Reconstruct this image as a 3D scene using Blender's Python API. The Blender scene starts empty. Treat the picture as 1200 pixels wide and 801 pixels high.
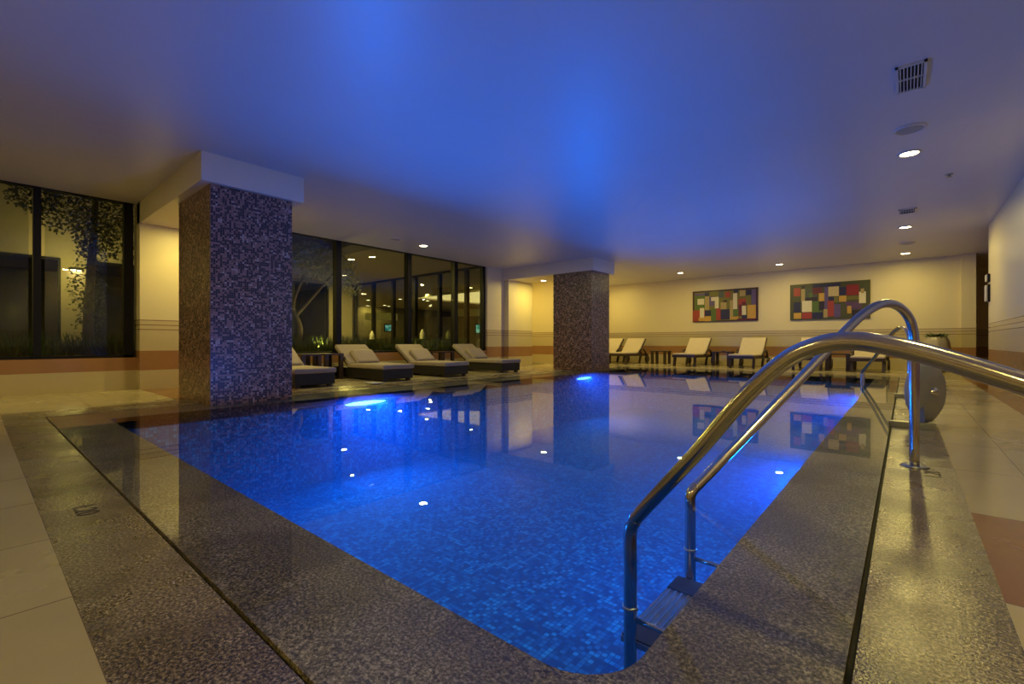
import bpy, bmesh, math, random
from mathutils import Vector, Matrix
PI = math.pi
C = bpy.context.scene.collection
random.seed(7)

# ------------------------------------------------------------------ camera, world, exposure
H = 0.65                                   # camera height over the deck
cam = bpy.data.cameras.new('camera')
cam.sensor_width = 36.0
cam.lens = 540.6 / 1200 * 36.0
cam.clip_start = 0.05
co = bpy.data.objects.new('camera', cam)
co.location = (0, 0, H)
co.rotation_euler = (PI / 2, 0, math.atan2(461, 540.6))
C.objects.link(co)
sc = bpy.context.scene
sc.camera = co
sc.view_settings.view_transform = 'Standard'
sc.view_settings.look = 'None'
sc.view_settings.exposure = 0.0
sc.view_settings.gamma = 1.0
sc.view_settings.use_curve_mapping = False
w = bpy.data.worlds.new('night_sky')
sc.world = w
w.use_nodes = True
w.node_tree.nodes['Background'].inputs[0].default_value = (0.020, 0.018, 0.016, 1)
w.node_tree.nodes['Background'].inputs[1].default_value = 0.6
sc.cycles.max_bounces = 10
sc.cycles.diffuse_bounces = 5
sc.cycles.glossy_bounces = 5
sc.cycles.transparent_max_bounces = 12
sc.cycles.caustics_reflective = False
sc.cycles.caustics_refractive = False
sc.cycles.sample_clamp_indirect = 4.0
sc.cycles.blur_glossy = 0.5

WARM = (1.0, 0.80, 0.20)
LAMP_W = 21.5          # a ceiling downlight
POOL_W = 58.0          # an underwater lamp
POOL_COL = (0.0, 0.16, 1.0)

# ------------------------------------------------------------------ material helpers
def new_mat(name):
    m = bpy.data.materials.new(name)
    m.use_nodes = True
    n = m.node_tree
    return m, n, n.nodes['Principled BSDF']

def simple(name, col, rough=0.5, metal=0.0, spec=0.5, noise=0.0, nscale=30, bump=0.0, bscale=80):
    m, n, b = new_mat(name)
    b.inputs['Base Color'].default_value = (*col, 1)
    b.inputs['Roughness'].default_value = rough
    b.inputs['Metallic'].default_value = metal
    b.inputs['Specular IOR Level'].default_value = spec
    tc = n.nodes.new('ShaderNodeTexCoord')
    if noise > 0:
        t = n.nodes.new('ShaderNodeTexNoise'); t.inputs['Scale'].default_value = nscale
        t.inputs['Detail'].default_value = 4
        n.links.new(tc.outputs['Object'], t.inputs['Vector'])
        r = n.nodes.new('ShaderNodeMapRange')
        r.inputs[3].default_value = 1 - noise; r.inputs[4].default_value = 1 + noise
        n.links.new(t.outputs[0], r.inputs[0])
        mx = n.nodes.new('ShaderNodeVectorMath'); mx.operation = 'SCALE'
        mx.inputs[0].default_value = col
        n.links.new(r.outputs[0], mx.inputs['Scale'])
        n.links.new(mx.outputs[0], b.inputs['Base Color'])
    if bump > 0:
        t = n.nodes.new('ShaderNodeTexNoise'); t.inputs['Scale'].default_value = bscale
        n.links.new(tc.outputs['Object'], t.inputs['Vector'])
        bp = n.nodes.new('ShaderNodeBump'); bp.inputs['Strength'].default_value = bump
        bp.inputs['Distance'].default_value = 0.01
        n.links.new(t.outputs[0], bp.inputs['Height']); n.links.new(bp.outputs[0], b.inputs['Normal'])
    return m

def emis(name, col, strength):
    m, n, b = new_mat(name)
    b.inputs['Base Color'].default_value = (*col, 1)
    b.inputs['Emission Color'].default_value = (*col, 1)
    b.inputs['Emission Strength'].default_value = strength
    return m

class N:
    """tiny node-graph builder"""
    def __init__(s, tree): s.t = tree
    def node(s, kind, **kw):
        x = s.t.nodes.new(kind)
        for k, v in kw.items(): setattr(x, k, v)
        return x
    def put(s, sock, v):
        if isinstance(v, bpy.types.NodeSocket): s.t.links.new(v, sock)
        else: sock.default_value = v
    def math(s, op, a, b=0.0, c=0.0):
        x = s.node('ShaderNodeMath', operation=op)
        s.put(x.inputs[0], a); s.put(x.inputs[1], b); s.put(x.inputs[2], c)
        return x.outputs[0]
    def mix(s, f, a, b):
        x = s.node('ShaderNodeMix', data_type='RGBA')
        s.put(x.inputs[0], f)
        s.put(x.inputs[6], a if isinstance(a, bpy.types.NodeSocket) else (*a, 1))
        s.put(x.inputs[7], b if isinstance(b, bpy.types.NodeSocket) else (*b, 1))
        return x.outputs[2]
    def pos(s):
        g = s.node('ShaderNodeNewGeometry')
        x = s.node('ShaderNodeSeparateXYZ'); s.t.links.new(g.outputs['Position'], x.inputs[0])
        return g.outputs['Position'], x.outputs[0], x.outputs[1], x.outputs[2]
    def noise(s, vec, scale, detail=3, rough=0.5):
        x = s.node('ShaderNodeTexNoise')
        s.put(x.inputs['Vector'], vec); x.inputs['Scale'].default_value = scale
        x.inputs['Detail'].default_value = detail; x.inputs['Roughness'].default_value = rough
        return x.outputs[0]
    def ramp(s, f, stops, interp='LINEAR'):
        x = s.node('ShaderNodeValToRGB'); x.color_ramp.interpolation = interp
        e = x.color_ramp.elements
        e[0].position, e[0].color = stops[0][0], (*stops[0][1], 1)
        e[1].position, e[1].color = stops[-1][0], (*stops[-1][1], 1)
        for p, c in stops[1:-1]:
            q = e.new(p); q.color = (*c, 1)
        s.put(x.inputs[0], f)
        return x.outputs[0]
    def band(s, v, lo, hi):
        return s.math('MULTIPLY', s.math('GREATER_THAN', v, lo), s.math('LESS_THAN', v, hi))
    def bump(s, h, strength, dist=0.01):
        x = s.node('ShaderNodeBump'); x.inputs['Strength'].default_value = strength
        x.inputs['Distance'].default_value = dist; s.put(x.inputs['Height'], h)
        return x.outputs[0]
    def uv(s):
        return s.node('ShaderNodeTexCoord').outputs['UV']

def m_wall(name, dado=True):
    m, t, b = new_mat(name); g = N(t)
    P, x, y, z = g.pos()
    upper = (0.70, 0.60, 0.36); low = (0.54, 0.45, 0.27)
    col = g.mix(g.math('LESS_THAN', z, 0.955), upper, low)
    if dado:
        var = g.noise(P, 3, 3)
        brown = g.mix(var, (0.30, 0.15, 0.065), (0.40, 0.215, 0.10))
        col = g.mix(g.band(z, 0.262, 0.53), col, brown)
        for zz in (0.822, 0.885, 0.950):
            col = g.mix(g.band(z, zz - 0.005, zz + 0.005), col, (0.20, 0.09, 0.06))
    t.links.new(col, b.inputs['Base Color'])
    r = g.math('MULTIPLY_ADD', g.math('LESS_THAN', z, 0.955), -0.22, 0.46)
    t.links.new(r, b.inputs['Roughness'])
    return m

def m_tile(name, sx, sy, ox, oy, kind):
    """floor of large pale tiles with thin joints, and the brown tile fields of the floor's pattern"""
    m, t, b = new_mat(name); g = N(t)
    P, x, y, z = g.pos()
    def joint(v, s_, o):
        f = g.math('FRACT', g.math('DIVIDE', g.math('SUBTRACT', v, o), s_))
        return g.math('LESS_THAN', g.math('MINIMUM', f, g.math('SUBTRACT', 1.0, f)), 0.0022 / s_)
    jx = joint(x, sx, ox); jy = joint(y, sy, oy)
    j = g.math('MAXIMUM', jx, jy)
    n1 = g.noise(P, 2.2, 6, 0.6)
    sn = g.node('ShaderNodeVectorMath', operation='SNAP')
    off = g.node('ShaderNodeVectorMath', operation='SUBTRACT'); g.put(off.inputs[0], P); off.inputs[1].default_value = (ox, oy, 5)
    g.put(sn.inputs[0], off.outputs[0]); sn.inputs[1].default_value = (sx, sy, 10)
    wn = g.node('ShaderNodeTexWhiteNoise', noise_dimensions='3D'); g.put(wn.inputs['Vector'], sn.outputs[0])
    base = g.mix(n1, (0.38, 0.32, 0.19), (0.50, 0.43, 0.275))
    base = g.mix(g.math('MULTIPLY', wn.outputs[0], 0.25), base, (0.36, 0.30, 0.18))
    brown = g.mix(n1, (0.20, 0.095, 0.04), (0.29, 0.15, 0.07))
    if kind == 'right':
        f = g.math('MAXIMUM', g.math('GREATER_THAN', x, 0.80), g.band(y, 1.675, 2.475))
        base = g.mix(f, base, brown)
    if kind == 'left':
        f = g.math('GREATER_THAN', y, 1.50)
        f = g.math('MULTIPLY', f, g.math('LESS_THAN', y, 2.9))
        base = g.mix(f, base, brown)
    col = g.mix(j, base, (0.16, 0.12, 0.08))
    t.links.new(col, b.inputs['Base Color'])
    wet = g.noise(P, 1.3, 4, 0.6)
    rg = g.node('ShaderNodeMapRange'); g.put(rg.inputs[0], wet)
    rg.inputs[1].default_value = 0.30; rg.inputs[2].default_value = 0.75
    rg.inputs[3].default_value = 0.10; rg.inputs[4].default_value = 0.34
    t.links.new(rg.outputs[0], b.inputs['Roughness'])
    t.links.new(g.bump(g.noise(P, 30, 4), 0.05), b.inputs['Normal'])
    return m

def m_granite(name, wet):
    m, t, b = new_mat(name); g = N(t)
    P, x, y, z = g.pos()
    n1 = g.noise(P, 125, 3, 0.8)
    n2 = g.noise(P, 2.6, 4, 0.55)
    fleck = g.ramp(n1, [(0.37, (0.020, 0.015, 0.011)), (0.46, (0.115, 0.090, 0.058)), (0.55, (0.26, 0.21, 0.14)), (0.64, (0.55, 0.46, 0.32))])
    dark = g.node('ShaderNodeMix', data_type='RGBA', blend_type='MULTIPLY'); dark.inputs[0].default_value = 1
    g.put(dark.inputs[6], fleck)
    # wet patches: darker stone where water has soaked in
    patch = g.ramp(g.noise(P, 1.7 if wet else 2.4, 5, 0.6), [(0.44, (0.62, 0.60, 0.56)), (0.53, (1, 1, 1))])
    g.put(dark.inputs[7], patch)
    t.links.new(dark.outputs[2], b.inputs['Base Color'])
    if wet:
        b.inputs['Roughness'].default_value = 0.45
    else:
        rr = g.node('ShaderNodeMapRange'); g.put(rr.inputs[0], n2)
        rr.inputs[1].default_value = 0.40; rr.inputs[2].default_value = 0.60
        rr.inputs[3].default_value = 0.20; rr.inputs[4].default_value = 0.34
        t.links.new(rr.outputs[0], b.inputs['Roughness'])
        t.links.new(g.bump(g.noise(P, 170, 2), 0.24, 0.004), b.inputs['Normal'])
        b.inputs['Specular IOR Level'].default_value = 0.9
    return m

def m_mosaic(name, size, stops, grout, rough=0.25, cluster=1.4, gw=0.10):
    m, t, b = new_mat(name); g = N(t)
    uv = g.uv()
    sep = g.node('ShaderNodeSeparateXYZ'); t.links.new(uv, sep.inputs[0])
    def edge(v):
        f = g.math('FRACT', g.math('DIVIDE', v, size))
        return g.math('LESS_THAN', g.math('MINIMUM', f, g.math('SUBTRACT', 1.0, f)), gw)
    e = g.math('MAXIMUM', edge(sep.outputs[0]), edge(sep.outputs[1]))
    sn = g.node('ShaderNodeVectorMath', operation='SNAP'); g.put(sn.inputs[0], uv); sn.inputs[1].default_value = (size, size, 1)
    wn = g.node('ShaderNodeTexWhiteNoise', noise_dimensions='2D'); g.put(wn.inputs['Vector'], sn.outputs[0])
    cl = g.noise(sn.outputs[0], 1 / size / 4, 2)
    v = g.math('MULTIPLY_ADD', g.math('SUBTRACT', cl, 0.5), cluster, wn.outputs[0])
    col = g.ramp(v, stops, 'CONSTANT')
    col = g.mix(e, col, grout)
    t.links.new(col, b.inputs['Base Color'])
    b.inputs['Roughness'].default_value = rough
    t.links.new(g.bump(g.math('SUBTRACT', 1.0, e), 0.3, 0.001), b.inputs['Normal'])
    return m

def m_film(name, ior, tint, rough, bump=0.0, bscale=3.0):
    """a thin clear sheet: Fresnel mirror over straight-through transparency"""
    m = bpy.data.materials.new(name); m.use_nodes = True
    t = m.node_tree; g = N(t)
    for x in list(t.nodes):
        if x.type != 'OUTPUT_MATERIAL': t.nodes.remove(x)
    out = [x for x in t.nodes if x.type == 'OUTPUT_MATERIAL'][0]
    geo = g.node('ShaderNodeNewGeometry')
    iorv = g.math('MULTIPLY_ADD', geo.outputs['Backfacing'], 1 / ior - ior, ior)
    fr = g.node('ShaderNodeFresnel'); g.put(fr.inputs['IOR'], iorv)
    tr = g.node('ShaderNodeBsdfTransparent'); tr.inputs[0].default_value = (*tint, 1)
    gl = g.node('ShaderNodeBsdfGlossy'); gl.inputs['Roughness'].default_value = rough
    mx = g.node('ShaderNodeMixShader')
    t.links.new(fr.outputs[0], mx.inputs[0]); t.links.new(tr.outputs[0], mx.inputs[1]); t.links.new(gl.outputs[0], mx.inputs[2])
    t.links.new(mx.outputs[0], out.inputs[0])
    if bump > 0:
        nb = g.bump(g.noise(geo.outputs['Position'], bscale, 3), bump, 0.01)
        t.links.new(nb, gl.inputs['Normal']); t.links.new(nb, fr.inputs['Normal'])
    return m

M = {}
M['ceiling'] = simple('ceiling_satin', (0.62, 0.60, 0.58), 0.42, spec=0.6, noise=0.04, nscale=1.5)
M['beam'] = simple('beam_paint', (0.72, 0.64, 0.50), 0.45)
M['wall'] = m_wall('wall_paint_and_dado')
M['plain_wall'] = simple('outer_wall', (0.50, 0.43, 0.30), 0.7, noise=0.06, nscale=2)
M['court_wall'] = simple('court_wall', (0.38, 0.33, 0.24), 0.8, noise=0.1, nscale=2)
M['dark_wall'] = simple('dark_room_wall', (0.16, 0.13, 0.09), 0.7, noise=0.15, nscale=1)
M['tile_right'] = m_tile('tiles_right', 0.60, 0.80, 0.44, 1.675, 'right')
M['tile_left'] = m_tile('tiles_left', 0.53, 0.62, -1.62, 0.17, 'left')
M['granite'] = m_granite('granite_coping', False)
M['granite_wet'] = m_granite('granite_under_film', True)
M['mosaic'] = m_mosaic('pillar_mosaic', 0.021, [(0.0, (0.016, 0.010, 0.016)), (0.40, (0.045, 0.022, 0.024)), (0.47, (0.22, 0.11, 0.075)), (0.62, (0.34, 0.18, 0.13)), (0.95, (0.50, 0.36, 0.28))], (0.20, 0.12, 0.085), 0.3, 1.3, 0.08)
M['pool_tile'] = m_mosaic('pool_mosaic', 0.030, [(0.0, (0.002, 0.05, 0.13)), (0.30, (0.003, 0.09, 0.20)), (0.55, (0.004, 0.15, 0.30)), (0.86, (0.008, 0.26, 0.42))], (0.002, 0.05, 0.12), 0.85, 1.3, 0.07)
M['water'] = m_film('water_film', 1.33, (0.93, 0.97, 1.0), 0.0, 0.018, 2.2)
M['glass'] = m_film('window_glass', 1.5, (0.82, 0.84, 0.76), 0.0)
M['frame'] = simple('dark_frame', (0.008, 0.007, 0.007), 0.5, spec=0.2)
M['channel'] = simple('drain_channel', (0.006, 0.006, 0.006), 0.7)
M['steel'] = simple('stainless_steel', (0.62, 0.58, 0.52), 0.14, 1.0, bump=0.02, bscale=400)
M['steel_rough'] = simple('brushed_steel', (0.40, 0.41, 0.38), 0.35, 1.0)
M['reel'] = simple('grey_plastic', (0.34, 0.34, 0.29), 0.42)
M['rubber'] = simple('black_rubber', (0.01, 0.01, 0.012), 0.6)
M['white_plastic'] = simple('white_plastic', (0.62, 0.58, 0.50), 0.4)
M['cushion'] = simple('cream_fabric', (0.62, 0.52, 0.38), 0.9, noise=0.08, nscale=12, bump=0.2, bscale=60)
M['shaded_cushion'] = simple('shaded_cream_fabric', (0.36, 0.30, 0.23), 0.9, noise=0.08, nscale=12, bump=0.2, bscale=60)  # cream fabric darkened in its colour, since the daybeds catch less light
M['wicker'] = simple('dark_wicker', (0.008, 0.006, 0.006), 0.5, bump=0.5, bscale=160)
M['wood'] = simple('dark_wood', (0.05, 0.028, 0.014), 0.4, noise=0.3, nscale=14)
M['leaf'] = simple('leaf', (0.06, 0.09, 0.025), 0.6, noise=0.4, nscale=6)
M['olive'] = simple('olive_leaf', (0.34, 0.34, 0.20), 0.6, noise=0.4, nscale=5)
M['ivy'] = simple('ivy_leaf', (0.10, 0.12, 0.035), 0.6, noise=0.4, nscale=6)
M['bark'] = simple('bark', (0.16, 0.12, 0.08), 0.9, bump=0.6, bscale=40)
M['soil'] = simple('soil', (0.02, 0.014, 0.01), 0.95, noise=0.3)
M['pot'] = simple('ceramic_pot', (0.42, 0.36, 0.25), 0.4, noise=0.18, nscale=5)
M['glow'] = emis('downlight_glow', (1.0, 0.80, 0.45), 26)
M['far_glow'] = emis('room_spot_glow', (1.0, 0.84, 0.52), 14)
M['cove'] = emis('lit_coffer', (1.0, 0.80, 0.40), 1.5)
M['screen'] = emis('screen_picture', (0.10, 0.62, 0.75), 0.8)
_g = N(M['screen'].node_tree); _b = M['screen'].node_tree.nodes['Principled BSDF']
_sc = _g.ramp(_g.noise(_g.pos()[0], 9, 2), [(0.40, (0.01, 0.10, 0.14)), (0.5, (0.10, 0.6, 0.75)), (0.62, (0.6, 0.95, 0.9))])
M['screen'].node_tree.links.new(_sc, _b.inputs['Emission Color'])
M['pool_lens'] = emis('pool_lamp_lens', (0.16, 0.42, 1.0), 7)
M['white_lit'] = simple('pale_panel', (0.75, 0.72, 0.6), 0.5)
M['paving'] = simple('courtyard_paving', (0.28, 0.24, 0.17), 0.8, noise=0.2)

# ------------------------------------------------------------------ mesh helpers
def obj(name, bm, mat, parent=None, smooth=False):
    me = bpy.data.meshes.new(name)
    bm.normal_update()
    uvl = bm.loops.layers.uv.verify()
    for f in bm.faces:
        n = f.normal; a = max(range(3), key=lambda i: abs(n[i]))
        for l in f.loops:
            p = l.vert.co
            l[uvl].uv = ((p.y + 0.0071, p.z + 0.003), (p.x + 0.0071, p.z + 0.003), (p.x + 0.0071, p.y + 0.003))[a]
        f.smooth = smooth
    bm.to_mesh(me); bm.free()
    for k in (mat if isinstance(mat, (list, tuple)) else [mat]): me.materials.append(k)
    o = bpy.data.objects.new(name, me); C.objects.link(o)
    if parent is not None: o.parent = parent
    return o

def tag(o, label=None, cat=None, group=None, kind=None):
    if label: o['label'] = label
    if cat: o['category'] = cat
    if group: o['group'] = group
    if kind: o['kind'] = kind
    return o

def empty(name, loc, rz=0, label=None, cat=None, group=None, kind=None):
    o = bpy.data.objects.new(name, None); C.objects.link(o)
    o.empty_display_size = 0.1
    o.location = loc; o.rotation_euler = (0, 0, rz)
    return tag(o, label, cat, group, kind)

def copy_tree(o, loc=None, rz=None, label=None, group=None, parent=None):
    c = o.copy(); C.objects.link(c)
    if parent is not None: c.parent = parent
    if loc is not None: c.location = loc
    if rz is not None: c.rotation_euler = (0, 0, rz)
    if label: c['label'] = label
    if group: c['group'] = group
    for ch in list(o.children): copy_tree(ch, parent=c)
    return c

def box(bm, x0, x1, y0, y1, z0, z1, bev=0.0, mi=0):
    vs = [bm.verts.new(p) for p in ((x0, y0, z0), (x1, y0, z0), (x1, y1, z0), (x0, y1, z0), (x0, y0, z1), (x1, y0, z1), (x1, y1, z1), (x0, y1, z1))]
    fs = [bm.faces.new([vs[i] for i in q]) for q in ((0, 3, 2, 1), (4, 5, 6, 7), (0, 1, 5, 4), (1, 2, 6, 5), (2, 3, 7, 6), (3, 0, 4, 7))]
    for f in fs: f.material_index = mi
    if bev > 0:
        es = list({e for f in fs for e in f.edges})
        bmesh.ops.bevel(bm, geom=es, offset=bev, segments=2, affect='EDGES', profile=0.7)
    return vs

def B(*args, **kw):
    bm = bmesh.new(); box(bm, *args, **kw); return bm

def bar(bm, a, b, wx, wz, up=Vector((0, 0, 1))):
    """rectangular bar from a to b"""
    a, b = Vector(a), Vector(b); d = (b - a).normalized()
    s = d.cross(up)
    if s.length < 1e-4: s = Vector((1, 0, 0))
    s.normalize(); u = s.cross(d).normalized()
    vs = []
    for p in (a, b):
        for i, j in ((-1, -1), (1, -1), (1, 1), (-1, 1)):
            vs.append(bm.verts.new(p + s * i * wx / 2 + u * j * wz / 2))
    for q in ((0, 1, 2, 3), (7, 6, 5, 4), (0, 4, 5, 1), (1, 5, 6, 2), (2, 6, 7, 3), (3, 7, 4, 0)):
        bm.faces.new([vs[i] for i in q])
    bmesh.ops.recalc_face_normals(bm, faces=bm.faces)

def tube(bm, pts, r, seg=16, cap=True, taper=None):
    pts = [Vector(p) for p in pts]
    n = len(pts); rings = []
    t0 = (pts[1] - pts[0]).normalized()
    ref = Vector((0, 0, 1)) if abs(t0.z) < 0.9 else Vector((1, 0, 0))
    u = t0.cross(ref).normalized()
    for i, p in enumerate(pts):
        t = (pts[min(i + 1, n - 1)] - pts[max(i - 1, 0)]).normalized()
        u = (u - t * u.dot(t)).normalized(); v = t.cross(u)
        rr = r if taper is None else r * (1 + (taper - 1) * i / (n - 1))
        rings.append([bm.verts.new(p + (u * math.cos(k * 2 * PI / seg) + v * math.sin(k * 2 * PI / seg)) * rr) for k in range(seg)])
    for a, b in zip(rings, rings[1:]):
        for k in range(seg):
            bm.faces.new((a[k], a[(k + 1) % seg], b[(k + 1) % seg], b[k]))
    if cap:
        bm.faces.new(rings[0][::-1]); bm.faces.new(rings[-1])
    bmesh.ops.recalc_face_normals(bm, faces=bm.faces)

def lathe(bm, prof, seg=32, center=(0, 0, 0)):
    cx, cy, cz = center
    rings = []
    for r, z in prof:
        if r < 1e-6: rings.append([bm.verts.new((cx, cy, cz + z))])
        else: rings.append([bm.verts.new((cx + r * math.cos(k * 2 * PI / seg), cy + r * math.sin(k * 2 * PI / seg), cz + z)) for k in range(seg)])
    for a, b in zip(rings, rings[1:]):
        for k in range(seg):
            k2 = (k + 1) % seg
            if len(a) == 1 and len(b) == 1: continue
            if len(a) == 1: bm.faces.new((a[0], b[k], b[k2]))
            elif len(b) == 1: bm.faces.new((a[k], a[k2], b[0]))
            else: bm.faces.new((a[k], a[k2], b[k2], b[k]))
    bmesh.ops.recalc_face_normals(bm, faces=bm.faces)

def spline(pts, per=10):
    """Catmull-Rom through the points"""
    P = [Vector(p) for p in pts]; P = [P[0] * 2 - P[1]] + P + [P[-1] * 2 - P[-2]]
    out = []
    for i in range(1, len(P) - 2):
        a, b, c, d = P[i - 1:i + 3]
        for k in range(per):
            t = k / per
            out.append(0.5 * ((2 * b) + (c - a) * t + (2 * a - 5 * b + 4 * c - d) * t * t + (3 * b - a - 3 * c + d) * t ** 3))
    out.append(P[-2]); return out

def fillet(pts, rads, per=8):
    """polyline with each inner corner rounded by a radius"""
    P = [Vector(p) for p in pts]; out = [P[0]]
    for i in range(1, len(P) - 1):
        a, b, c = P[i - 1], P[i], P[i + 1]
        d1 = (a - b).normalized(); d2 = (c - b).normalized()
        ang = d1.angle(d2); r = rads[i - 1]
        L = min(r / math.tan(ang / 2), (a - b).length * 0.49, (c - b).length * 0.49)
        p1, p2 = b + d1 * L, b + d2 * L
        for k in range(per + 1):
            t = k / per
            out.append(p1 * (1 - t) ** 2 + b * 2 * t * (1 - t) + p2 * t * t)
    out.append(P[-1]); return out

def struct(name, bm, mat, label, cat, smooth=False):
    return tag(obj(name, bm, mat, None, smooth), label, cat, None, 'structure')

# ------------------------------------------------------------------ dimensions
WT = 0.16
ZC = 2.56                      # ceiling
XL, XR, YB = -8.1, 1.04, 14.15  # left wall, right wall, back wall
PX0, PX1, PY0, PY1 = -5.20, -0.42, 0.765, 10.72   # pool basin
CX0, CX1, CY0, CY1 = -5.66, -0.085, 0.42, 11.10    # drain channel
OX0, OX1, OY0, OY1 = -6.18, 0.19, 0.17, 11.10      # outer granite edge
YF = -3.6                      # wall behind the camera

# ------------------------------------------------------------------ structure: pool basin and deck
def rounded(x0, x1, y0, y1, r, seg=10):
    """ccw outline; r = radii for corners (x0y0, x1y0, x1y1, x0y1)"""
    out = []
    for (cx, cy, a0, rr) in ((x0, y0, PI, r[0]), (x1, y0, 1.5 * PI, r[1]), (x1, y1, 0, r[2]), (x0, y1, 0.5 * PI, r[3])):
        if rr < 1e-4: out.append((cx, cy)); continue
        mx = cx + rr if cx == x0 else cx - rr
        my = cy + rr if cy == y0 else cy - rr
        for k in range(seg + 1):
            a = a0 + k / seg * PI / 2
            out.append((mx + rr * math.cos(a), my + rr * math.sin(a)))
    return out

def ring_slab(outer, inner, zo, zi, zb):
    """slab between two outlines: top from zo at the outer edge to zi at the inner one"""
    bm = bmesh.new()
    def poly(pts, z): return [bm.verts.new((p[0], p[1], z)) for p in pts]
    def edges(vs): return [bm.edges.new((vs[i], vs[(i + 1) % len(vs)])) for i in range(len(vs))]
    ot, it = poly(outer, zo), poly(inner, zi)
    bmesh.ops.triangle_fill(bm, edges=edges(ot) + edges(it), use_beauty=True)
    ob, ib = poly(outer, zb), poly(inner, zb)
    for t, b in ((ot, ob), (it, ib)):
        for i in range(len(t)):
            j = (i + 1) % len(t); bm.faces.new((t[i], t[j], b[j], b[i]))
    bmesh.ops.recalc_face_normals(bm, faces=bm.faces)
    for f in bm.faces:
        if abs(f.normal.z) > 0.5 and f.normal.z < 0: f.normal_flip()
    return bm

pool_out = rounded(PX0, PX1, PY0, PY1, (0.05, 0.15, 0.05, 0.05))
DEPTH = -0.98
bm = bmesh.new()
top = [bm.verts.new((p[0], p[1], -0.012)) for p in pool_out]
bot = [bm.verts.new((p[0], p[1], DEPTH)) for p in pool_out]
for i in range(len(top)):
    j = (i + 1) % len(top); bm.faces.new((top[i], bot[i], bot[j], top[j]))
bm.faces.new(bot)
bmesh.ops.recalc_face_normals(bm, faces=bm.faces)
bmesh.ops.reverse_faces(bm, faces=bm.faces)
struct('pool_basin', bm, M['pool_tile'], 'swimming pool basin lined with blue glass mosaic', 'pool')

rect = lambda x0, x1, y0, y1: [(x0, y0), (x1, y0), (x1, y1), (x0, y1)]
struct('pool_coping', ring_slab(rect(CX0 + 0.007, CX1 - 0.007, CY0 + 0.007, CY1 - 0.007), pool_out, -0.004, -0.010, -0.12), M['granite_wet'],
       'speckled granite coping between the water and the thin drain slot', 'coping')
struct('drain_slot', ring_slab(rect(CX0 - 0.007, CX1 + 0.007, CY0 - 0.007, CY1 + 0.007), rect(CX0 + 0.007, CX1 - 0.007, CY0 + 0.007, CY1 - 0.007), -0.035, -0.035, -0.06), M['channel'],
       'thin dark overflow slot running round the granite coping', 'drain')
struct('granite_deck', ring_slab(rect(OX0, OX1, OY0, OY1 + 0.10), rect(CX0 - 0.007, CX1 + 0.007, CY0 - 0.007, CY1 + 0.007), 0.0, 0.0, -0.12), M['granite'],
       'outer granite border between the drain slot and the pale floor tiles', 'deck')
wm = bmesh.new()
wo = rounded(CX0 + 0.007, CX1 - 0.007, CY0 + 0.007, CY1 - 0.007, (0.02,) * 4, 3)
wm.faces.new([wm.verts.new((p[0], p[1], 0.0)) for p in wo])
water = tag(obj('pool_water', wm, M['water']), 'still clear water filling the pool, lit blue from below', 'water', None, 'stuff')
vm = bpy.data.materials.new('faint_water_haze'); vm.use_nodes = True
for x in list(vm.node_tree.nodes):
    if x.type != 'OUTPUT_MATERIAL': vm.node_tree.nodes.remove(x)
vs_ = vm.node_tree.nodes.new('ShaderNodeVolumeScatter')
vs_.inputs['Color'].default_value = (0.10, 0.42, 1.0, 1); vs_.inputs['Density'].default_value = 0.13; vs_.inputs['Anisotropy'].default_value = 0.45
vm.node_tree.links.new(vs_.outputs[0], [x for x in vm.node_tree.nodes if x.type == 'OUTPUT_MATERIAL'][0].inputs['Volume'])
bm = B(PX0 + 0.004, PX1 - 0.004, PY0 + 0.004, PY1 - 0.004, DEPTH + 0.004, -0.013)
obj('water_body', bm, vm, water)

FT = -0.10
bm = bmesh.new(); box(bm, OX1, XR, YF, YB, FT, 0.0)
struct('floor', bm, M['tile_right'], 'pale tile floor with brown tile fields along the right wall', 'floor')
bm = bmesh.new(); box(bm, XL, OX0, OY0, OY1, FT, 0.0)
box(bm, XL, OX1, YF, OY0, FT, 0.0)
box(bm, XL - 1.3, OX1, OY1 + 0.10, YB, FT, 0.0)
struct('floor', bm, M['tile_left'], 'pale tile floor of the left, near and far aisles', 'floor')
struct('floor', B(XR, 4.0, 11.0, 17.0, FT, 0.0), M['tile_right'], 'floor of the dark corridor at the far right', 'floor')

struct('ceiling', B(XL - 1.3, XL - WT, 10.05, YB, ZC, ZC + 0.12), M['ceiling'], 'ceiling of the lit alcove left of the far pillar', 'ceiling')
struct('ceiling', B(XL - WT, XR, YF, YB, ZC, ZC + 0.12), M['ceiling'], 'smooth satin ceiling over the pool, tinted blue', 'ceiling')
struct('ceiling', B(XR, 4.0, 11.0, 17.0, ZC, ZC + 0.12), M['ceiling'], 'ceiling of the dark corridor at the far right', 'ceiling')

# right wall, corridor, back wall
struct('wall_right', B(XR, XR + 0.14, YF, 10.85, 0, ZC), M['wall'], 'right wall with brown tile band and thin dado lines', 'wall')
struct('wall_back', B(-7.9, 0.93, YB, YB + 0.15, 0, ZC), M['wall'], 'cream back wall behind the white loungers and paintings', 'wall')
struct('trim_1', B(0.93, 1.16, YB - 0.10, YB + 0.15, 0, ZC), M['wall'], 'narrow cream pilaster at the right end of the back wall', 'pilaster')
bm = bmesh.new(); box(bm, 1.16, 4.0, 16.8, 17.0, 0, ZC); box(bm, 4.0, 4.1, 11.0, 17.0, 0, ZC); box(bm, XR + 0.14, 4.0, 10.85, 10.97, 0, ZC); box(bm, 1.10, 1.16, YB + 0.15, 16.8, 0, ZC)
struct('wall_corridor', bm, M['wall'], 'walls of the dark corridor opening at the far right', 'wall')
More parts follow.
